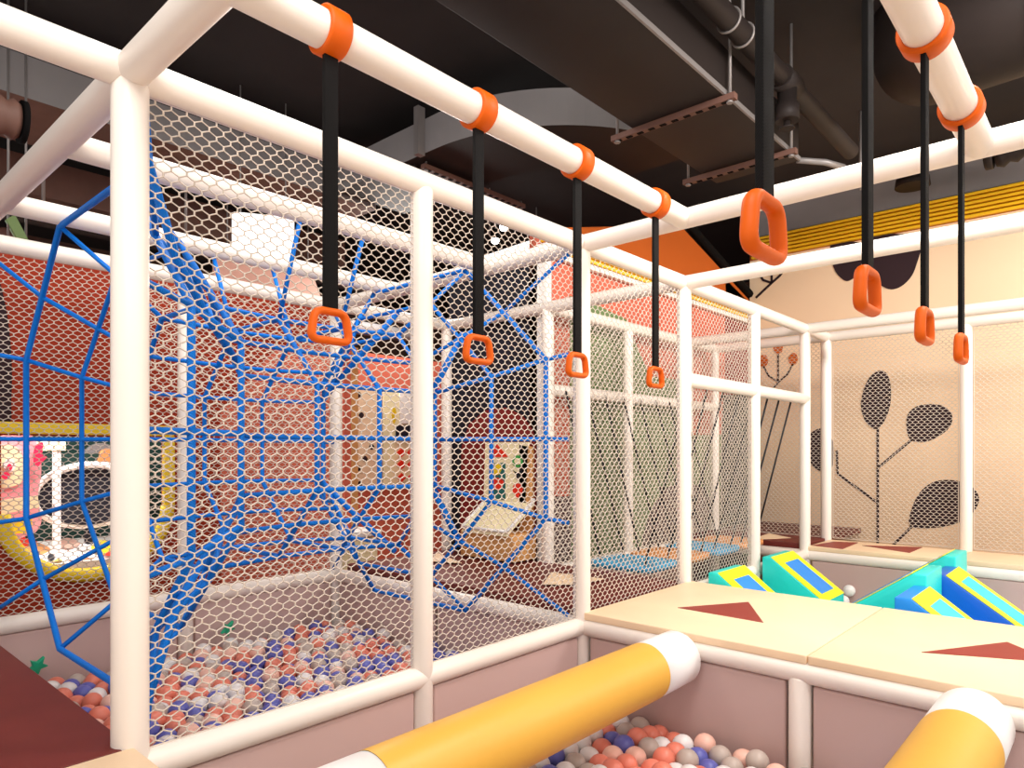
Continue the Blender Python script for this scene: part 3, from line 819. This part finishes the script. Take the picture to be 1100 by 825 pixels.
far_thing('column', 'salmon edged wall column seen right of the cage back corner', 'column',
   [('face', [(369,372),(377,372),(377,590),(369,590)], 'salmon', False), ('brown_edge', [(377,372),(384,374),(384,590),(377,590)], 'tan', False)], b=6.0)  # second strip is the column's brown edge

# playroom glimpsed through the round opening
def pl(name, label, cat, pieces, b): return far_thing(name, label, cat, pieces, b)
pl('pig_cutout', 'pink cartoon pig cutout with magenta bow behind the yellow-rimmed opening', 'cutout',
  [('body', [(-25,500),(-20,472),(5,462),(28,464),(40,478),(44,505),(40,535),(44,560),(30,575),(-20,575)], 'pink', True),
   ('face', [(-15,500),(-8,482),(10,478),(22,486),(26,505),(20,520),(-5,524),(-16,515)], 'cream', True),
   ('eye', blob(10, 500, 7, 8), 'trim', True), ('pupil', blob(10, 502, 3, 4), 'hot', True), ('cheek', blob(6, 511, 5, 4), 'hot', True),
   ('bow', [(36,485),(40,477),(46,476),(45,488),(50,491),(44,497),(40,501),(36,497)], 'hot', True),
   ('belly_band', [(-20,540),(40,532),(42,545),(-20,556)], 'cream', False), ('foot_band', [(-20,562),(34,556),(34,572),(-20,575)], 'yring', False)], b=6.2)
pl('white_stand', 'slim white upright beside the pink cutout beyond the opening', 'stand', [('pole', [(56,470),(65,470),(65,591),(56,591)], 'trim', False), ('crossbar', [(32,471),(70,471),(70,484),(32,484)], 'cream', False)], b=6.6)
tr = tag(empty('play_disc', (2.3, 6.9, -.82)), 'large round navy disc with white rim beyond the opening, left of the near post', 'play disc')
c_ = onb(97, 532, 6.8)
m = MB(); n = 40
m.tube([(c_[0]+.42*math.cos(t), 6.8-.05*math.sin(t), c_[1]+.27*math.sin(t)) for t in np.linspace(0, 2*math.pi, n, endpoint=False)], .03, 8, closed=True); m.build('rim', M['trim'], tr)
MB().box((c_[0]-.03, 6.83, -.82), (c_[0]+.03, 6.86, c_[1]-.22)).build('foot', M['navy'], tr)
plate('disc', 'b', 6.84, [[(c_[0]+.41*math.cos(t), c_[1]+.26*math.sin(t)) for t in np.linspace(0, 2*math.pi, n, endpoint=False)]], .03, M['navy'], tr)
gl = tag(empty('orange_grey_cushion', (2.4, 7.5, -1)), 'blurred grey and orange cushions above the round navy disc', 'cushions')
gl.name = 'cushion'
MB().box((1.75, 7.4, -.82), (2.7, 7.75, -.02)).build('bench', M['dgreen'], gl)
plate('grey_cushion', 'b', 7.6, [smooth_poly([onb(x, y, 7.6) for x, y in ((88,505),(90,485),(104,476),(118,482),(122,505))])], .1, M['ductg'], gl)
plate('orange_cushion', 'b', 7.45, [smooth_poly([onb(x, y, 7.45) for x, y in ((102,508),(106,486),(118,482),(128,490),(130,510))])], .1, M['pado'], gl)
# confetti floor mosaic in the playroom
tbl = tag(empty('mosaic_mat', (1.7, 6.3, -1.0)), 'white play mat with orange and red patches inside the yellow rim', 'mat')
MB().box((.2, RB+.2, FLOOR), (3.3, 8.15, -.82)).build('mat_top', M['trim'], tbl)
for i, (x, y, rx, ry, mm) in enumerate(((30,590,24,9,'pado'),(28,582,12,5,'red'),(50,575,20,6,'coral'),(82,612,20,7,'red'),(100,606,14,6,'pado'),(72,585,14,6,'peach'),(55,600,4,4,'navy'),(63,605,5,3,'yring'),(110,590,12,8,'yring'),(120,600,10,6,'red'),(90,590,6,4,'white'),(45,612,6,4,'violet'))):
    pp = [onz(px, py, -.82) for px, py in blob(x, y, rx, ry)]; pp = [(q[0], min(8.1, max(5.85, q[1]))) for q in pp]
    plate('patch', 'z', -.82+.002*(i+1), [smooth_poly(pp)], .003, M[mm], tbl)

# hanging white signs and boards above the cage
def sign(name, pts_, b, m_, label, cat, t=.05):
    P_ = [onb(x, y, b) for x, y in pts_]; mx = max(p[1] for p in P_)
    o = tag(empty(name, (P_[0][0], b, P_[0][1])), label, cat)
    plate('board', 'b', b, [P_], t, M[m_], o)
    xs = [p[0] for p in P_]
    for x in (min(xs)+.12*(max(xs)-min(xs)), max(xs)-.12*(max(xs)-min(xs))):
        MB().tube([(x, b-.02, mx-.25), (x, b-.02, 3.25)], .008, 6).build('hanging_wire', M['steel'], o)
    return o
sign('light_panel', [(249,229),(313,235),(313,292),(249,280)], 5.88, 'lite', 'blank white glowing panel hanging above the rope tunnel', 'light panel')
sign('salmon_banner', [(228,262),(330,285),(342,320),(228,300)], 7.1, 'peach', 'pale salmon banner below the glowing white panel', 'banner')
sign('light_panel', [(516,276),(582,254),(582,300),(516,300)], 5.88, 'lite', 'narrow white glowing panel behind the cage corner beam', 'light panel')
sign('leaning_board', [(5,237),(14,232),(30,262),(20,264)], 5.88, 'green', 'pale green slanted board at the upper left behind the back beam', 'board')
for (x, y) in ((532, 257), (541, 243)):
    r_ = ray(x, y); t = 9.0/(AF*r_[0]+BF*r_[1]); p = (r_[0]*t, r_[1]*t, r_[2]*t)
    o = tag(empty('spotlight', p), 'small glowing ceiling spotlight far off, '+('lower left' if x < 535 else 'upper right')+' of the pair', 'spotlight', 'far ceiling spotlights')
    MB().tube([(p[0], p[1], p[2]), (p[0], p[1], p[2]+.12)], .06, 16).build('housing', M['hole'], o)
    MB().ball((p[0], p[1], p[2]-.01), .055).build('bulb', M['glow'], o.children[0])
    MB().tube([(p[0], p[1], p[2]+.1), (p[0], p[1], 3.25)], .012, 8).build('stem', M['steel'], o)

# ------------------------------------------------------------------ ceiling services
tag(MB().box((1.2, 1.94, 2.3), (5.56, 2.63, 2.62)).build('air_duct', M['duct'], bevel=.008), 'wide flat dark brown air duct crossing the upper middle', 'duct')
ed = tag(MB().box((1.2, 1.925, 2.295), (5.56, 1.94, 2.33)).build('duct_flange', M['steel']), 'thin grey metal flange along the right edge of the wide duct', 'flange')
tag(MB().tube([(5.56, 1.95, 2.31), (5.75, 1.8, 2.31), (5.95, 1.72, 2.31)], .025, 8).build('cable_tray_end', M['steel']), 'short grey metal bracket piece at the far end of the wide duct', 'bracket')
def strut(p, q, label, axis, rod_top=3.25):
    o = tag(empty('strut_channel', p), label, 'strut channel', 'slotted strut channels')
    (a0_, b0, z0), (a1_, b1, z1) = p, q
    if axis == 'b': MB().box((a0_-.025, min(b0, b1), z0-.02), (a0_+.025, max(b0, b1), z0+.02)).build('channel', M['ductb'], o)
    else: MB().box((min(a0_, a1_), b0-.03, z0-.02), (max(a0_, a1_), b0+.03, z0+.02)).build('channel', M['ductb'], o)
    L = abs(b1-b0) if axis == 'b' else abs(a1_-a0_); n = int(L/.09)
    for k in range(n):
        s_ = .05+k*.09; m = MB()
        if axis == 'b': m.box((a0_-.014, min(b0, b1)+s_, z0-.024), (a0_+.014, min(b0, b1)+s_+.045, z0-.02))
        else: m.box((min(a0_, a1_)+s_, b0-.016, z0-.024), (min(a0_, a1_)+s_+.045, b0+.016, z0-.02))
        m.build('slot', M['hole'], o.children[0])
    for e in (p, q):
        d_ = .04 if e is p else -.04
        x, y = (e[0], e[1]+(d_ if b1 > b0 else -d_)) if axis == 'b' else (e[0]+(d_ if a1_ > a0_ else -d_), e[1])
        MB().tube([(x, y, z0-.03), (x, y, rod_top)], .011, 8).build('threaded_rod', M['steel'], o)
        MB().tube([(x, y, z0-.035), (x, y, z0-.02)], .022, 6).build('nut', M['steel'], o)
    return o
strut((4.22, 1.865, 2.275), (4.22, 2.8, 2.275), 'slotted channel with rods under the wide dark duct', 'b')
strut((5.3, 1.865, 2.275), (5.3, 2.8, 2.275), 'farther slotted channel under the wide dark duct, near its end', 'b')
strut((4.06, 4.725, 2.57), (5.44, 4.725, 2.57), 'slotted channel hanging below the curved duct above the middle post', 'a', 2.622)
# curved elbow duct: light on the sides put in as grey, shaded underside as dark
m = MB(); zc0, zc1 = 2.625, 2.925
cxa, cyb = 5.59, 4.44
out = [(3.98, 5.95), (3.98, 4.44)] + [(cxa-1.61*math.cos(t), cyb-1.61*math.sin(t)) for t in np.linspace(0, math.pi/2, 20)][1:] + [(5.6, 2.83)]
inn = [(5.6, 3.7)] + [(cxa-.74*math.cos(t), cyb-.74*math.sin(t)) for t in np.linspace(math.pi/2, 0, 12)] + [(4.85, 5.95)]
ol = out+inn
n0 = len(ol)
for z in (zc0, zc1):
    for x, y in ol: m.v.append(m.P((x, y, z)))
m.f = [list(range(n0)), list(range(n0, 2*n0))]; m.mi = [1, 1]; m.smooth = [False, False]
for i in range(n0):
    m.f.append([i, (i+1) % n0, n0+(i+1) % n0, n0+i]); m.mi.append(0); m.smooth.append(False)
tag(m.build('elbow_duct', [M['ductg'], M['duct']]), 'curved flat duct elbow with lit grey side and shaded dark underside', 'duct')
gr = tag(empty('air_grille', (3.5, 4.05, 2.05)), 'dark slotted air grille beside the channel under the curved duct', 'grille')
MB().box((4.06, 4.83, 2.55), (5.12, 5.25, 2.62)).build('frame', M['duct'], gr)
grf = gr.children[0]
for k in range(5): MB().box((4.1, 4.86+.075*k, 2.54), (5.08, 4.9+.075*k, 2.556)).build('louvre', M['hole'], grf)
tag(MB().box((3.9, 4.6, 2.6), (3.978, 4.66, 3.02)).build('bracket', M['steel']), 'upright grey metal bracket at the end of the slotted channel', 'bracket')
# big duct at back left
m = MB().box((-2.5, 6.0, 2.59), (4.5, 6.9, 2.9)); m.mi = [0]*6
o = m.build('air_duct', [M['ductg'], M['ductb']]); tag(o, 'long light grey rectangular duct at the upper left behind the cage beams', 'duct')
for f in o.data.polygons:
    if f.normal.z < -.5: f.material_index = 1  # warm light on the underside, put in as brown
tag(MB().box((-2.5, 7.6, 2.4), (5.2, 8.6, 2.75)).build('air_duct', M['ductb']), 'brown rectangular duct behind the grey one at the upper left', 'duct')
tag(MB().rod((1.6, 7.75, 1.95), (1.4, 11.0, 2.25), .13, 24).build('service_pipe', M['ductb']), 'brown pipe slanting away behind the white beams at the upper left', 'pipe')
tag(MB().rod((-1, 7.3, 2.1), (6, 7.3, 2.1), .07, 20).build('service_pipe', M['duct']), 'dark pipe running level above the red wall', 'pipe')
tag(MB().rod((0.6, 7.5, 1.62), (6.2, 7.5, 1.62), .09, 20).build('service_pipe', M['ductg']), 'pale grey pipe seen just above the back top beam', 'pipe')
for k, (x, lb) in enumerate(((1.7, 'left'), (2.9, 'middle'), (4.6, 'right'))):
    tag(MB().tube([(x, 6.95, 2.0), (x, 6.95, 3.25)], .014, 8).build('ceiling_rod', M['steel']), 'thin vertical ceiling rod behind the cage, '+lb+' of three', 'rod', 'thin rods behind the cage')
# pleated flexible duct at the far left
fx = tag(empty('flexible_duct', (.9, 5.2, 2.0)), 'pleated brown flexible duct end at the far upper left edge', 'duct')
m = MB(); pts_ = []; rr_ = []
for k in range(25):
    pts_.append((.28+.034*k, 5.0, 2.0)); rr_.append(.12 if k % 2 else .1)
m.tube(pts_, rr_, 28); m.build('pleated_sleeve', M['ductb'], fx)
MB().tube([(1.1, 5.0, 2.0), (1.13, 5.0, 2.0)], .125, 28).build('end_band', M['hole'], fx)
# sprinkler pipe
sp = tag(empty('sprinkler_pipe', (4.9, 1.79, 2.6)), 'dark grey sprinkler pipe with a drop fitting, upper right of centre', 'pipe')
MB().rod((1.5, 1.79, 2.6), (6.4, 1.79, 2.6), .066, 24).build('pipe', M['duct'], sp)
MB().tube([(4.78, 1.79, 2.6), (5.02, 1.79, 2.6)], .083, 24).build('tee', M['duct'], sp)
MB().tube([(4.9, 1.79, 2.6), (4.9, 1.79, 2.44), (4.9, 1.79, 2.44), (4.9, 1.79, 2.33)], [.066, .066, .082, .082], 24).build('drop', M['duct'], sp)
MB().tube([(4.9, 1.79, 2.33), (4.9, 1.79, 2.29), (4.9, 1.79, 2.285), (4.9, 1.79, 2.275)], [.02, .02, .05, .05], 16).build('sprinkler_head', M['duct'], sp)
for (x, lb) in ((3.95, 'nearer'), (4.15, 'farther')):
    o = tag(empty('pipe_hanger', (x, 1.79, 2.6)), 'thin rod hanger on the sprinkler pipe, '+lb+' one', 'hanger', 'sprinkler pipe hangers')
    MB().tube([(x, 1.79, 2.66), (x, 1.79, 3.25)], .012, 8).build('rod', M['steel'], o)
    MB().tube([(x, 1.79+.072*math.cos(t), 2.6+.072*math.sin(t)) for t in np.linspace(0, 2*math.pi, 24, endpoint=False)], .008, 6, closed=True).build('ring_clamp', M['steel'], o)
tag(MB().tube([(7.1, 1.9, 2.5), (7.1, 1.9, 3.25)], .014, 8).build('ceiling_rod', M['steel']), 'short pale ceiling rod above the long top beam, right part', 'rod')
# large round spiral duct, upper right
sd = tag(empty('round_duct', (5.5, .1, 2.7)), 'large round dark duct with seams in the upper right corner', 'duct')
MB().tube([(5.2, -2.5, 2.75), (5.2, .35, 2.75), (5.3, .75, 2.78), (5.6, 1.0, 2.9), (5.9, 1.1, 3.2)], .42, 40).build('sleeve', M['duct'], sd)
for y in (-1.6, -.9, -.2, .4): MB().tube([(5.2, y, 2.75), (5.2, y+.03, 2.75)], .428, 40).build('seam_band', M['ceil'], sd)
fl = tag(empty('flexible_duct', (7.8, .2, 2.3)), 'ribbed black flexible hose over the amber slats at the right edge', 'duct')
pts_ = []; rr_ = []
for k in range(31):
    t = k/30; pts_.append((7.9, .95-1.6*t, 2.82+.1*math.sin(t*3))); rr_.append(.15 if k % 2 else .12)
MB().tube(pts_, rr_, 20).build('ribbed_hose', M['duct'], fl)
tag(MB().rod((7.9, .95, 2.86), (7.9, 1.02, 2.86), .17, 28).build('hose_cuff', M['duct']), 'smooth dark collar closing the end of the ribbed hose', 'duct collar')
tag(MB().tube([(8.35, 1.72, 3.24), (8.35, 1.72, 2.95), (8.35, 1.72, 2.93), (8.35, 1.72, 2.84)], [.03, .03, .16, .17], 24).build('dome_lamp', M['duct']), 'small dark dome fitting above the slats left of the ribbed hose', 'ceiling fitting')
print('objects', len(bpy.data.objects), 'individual balls', ind)
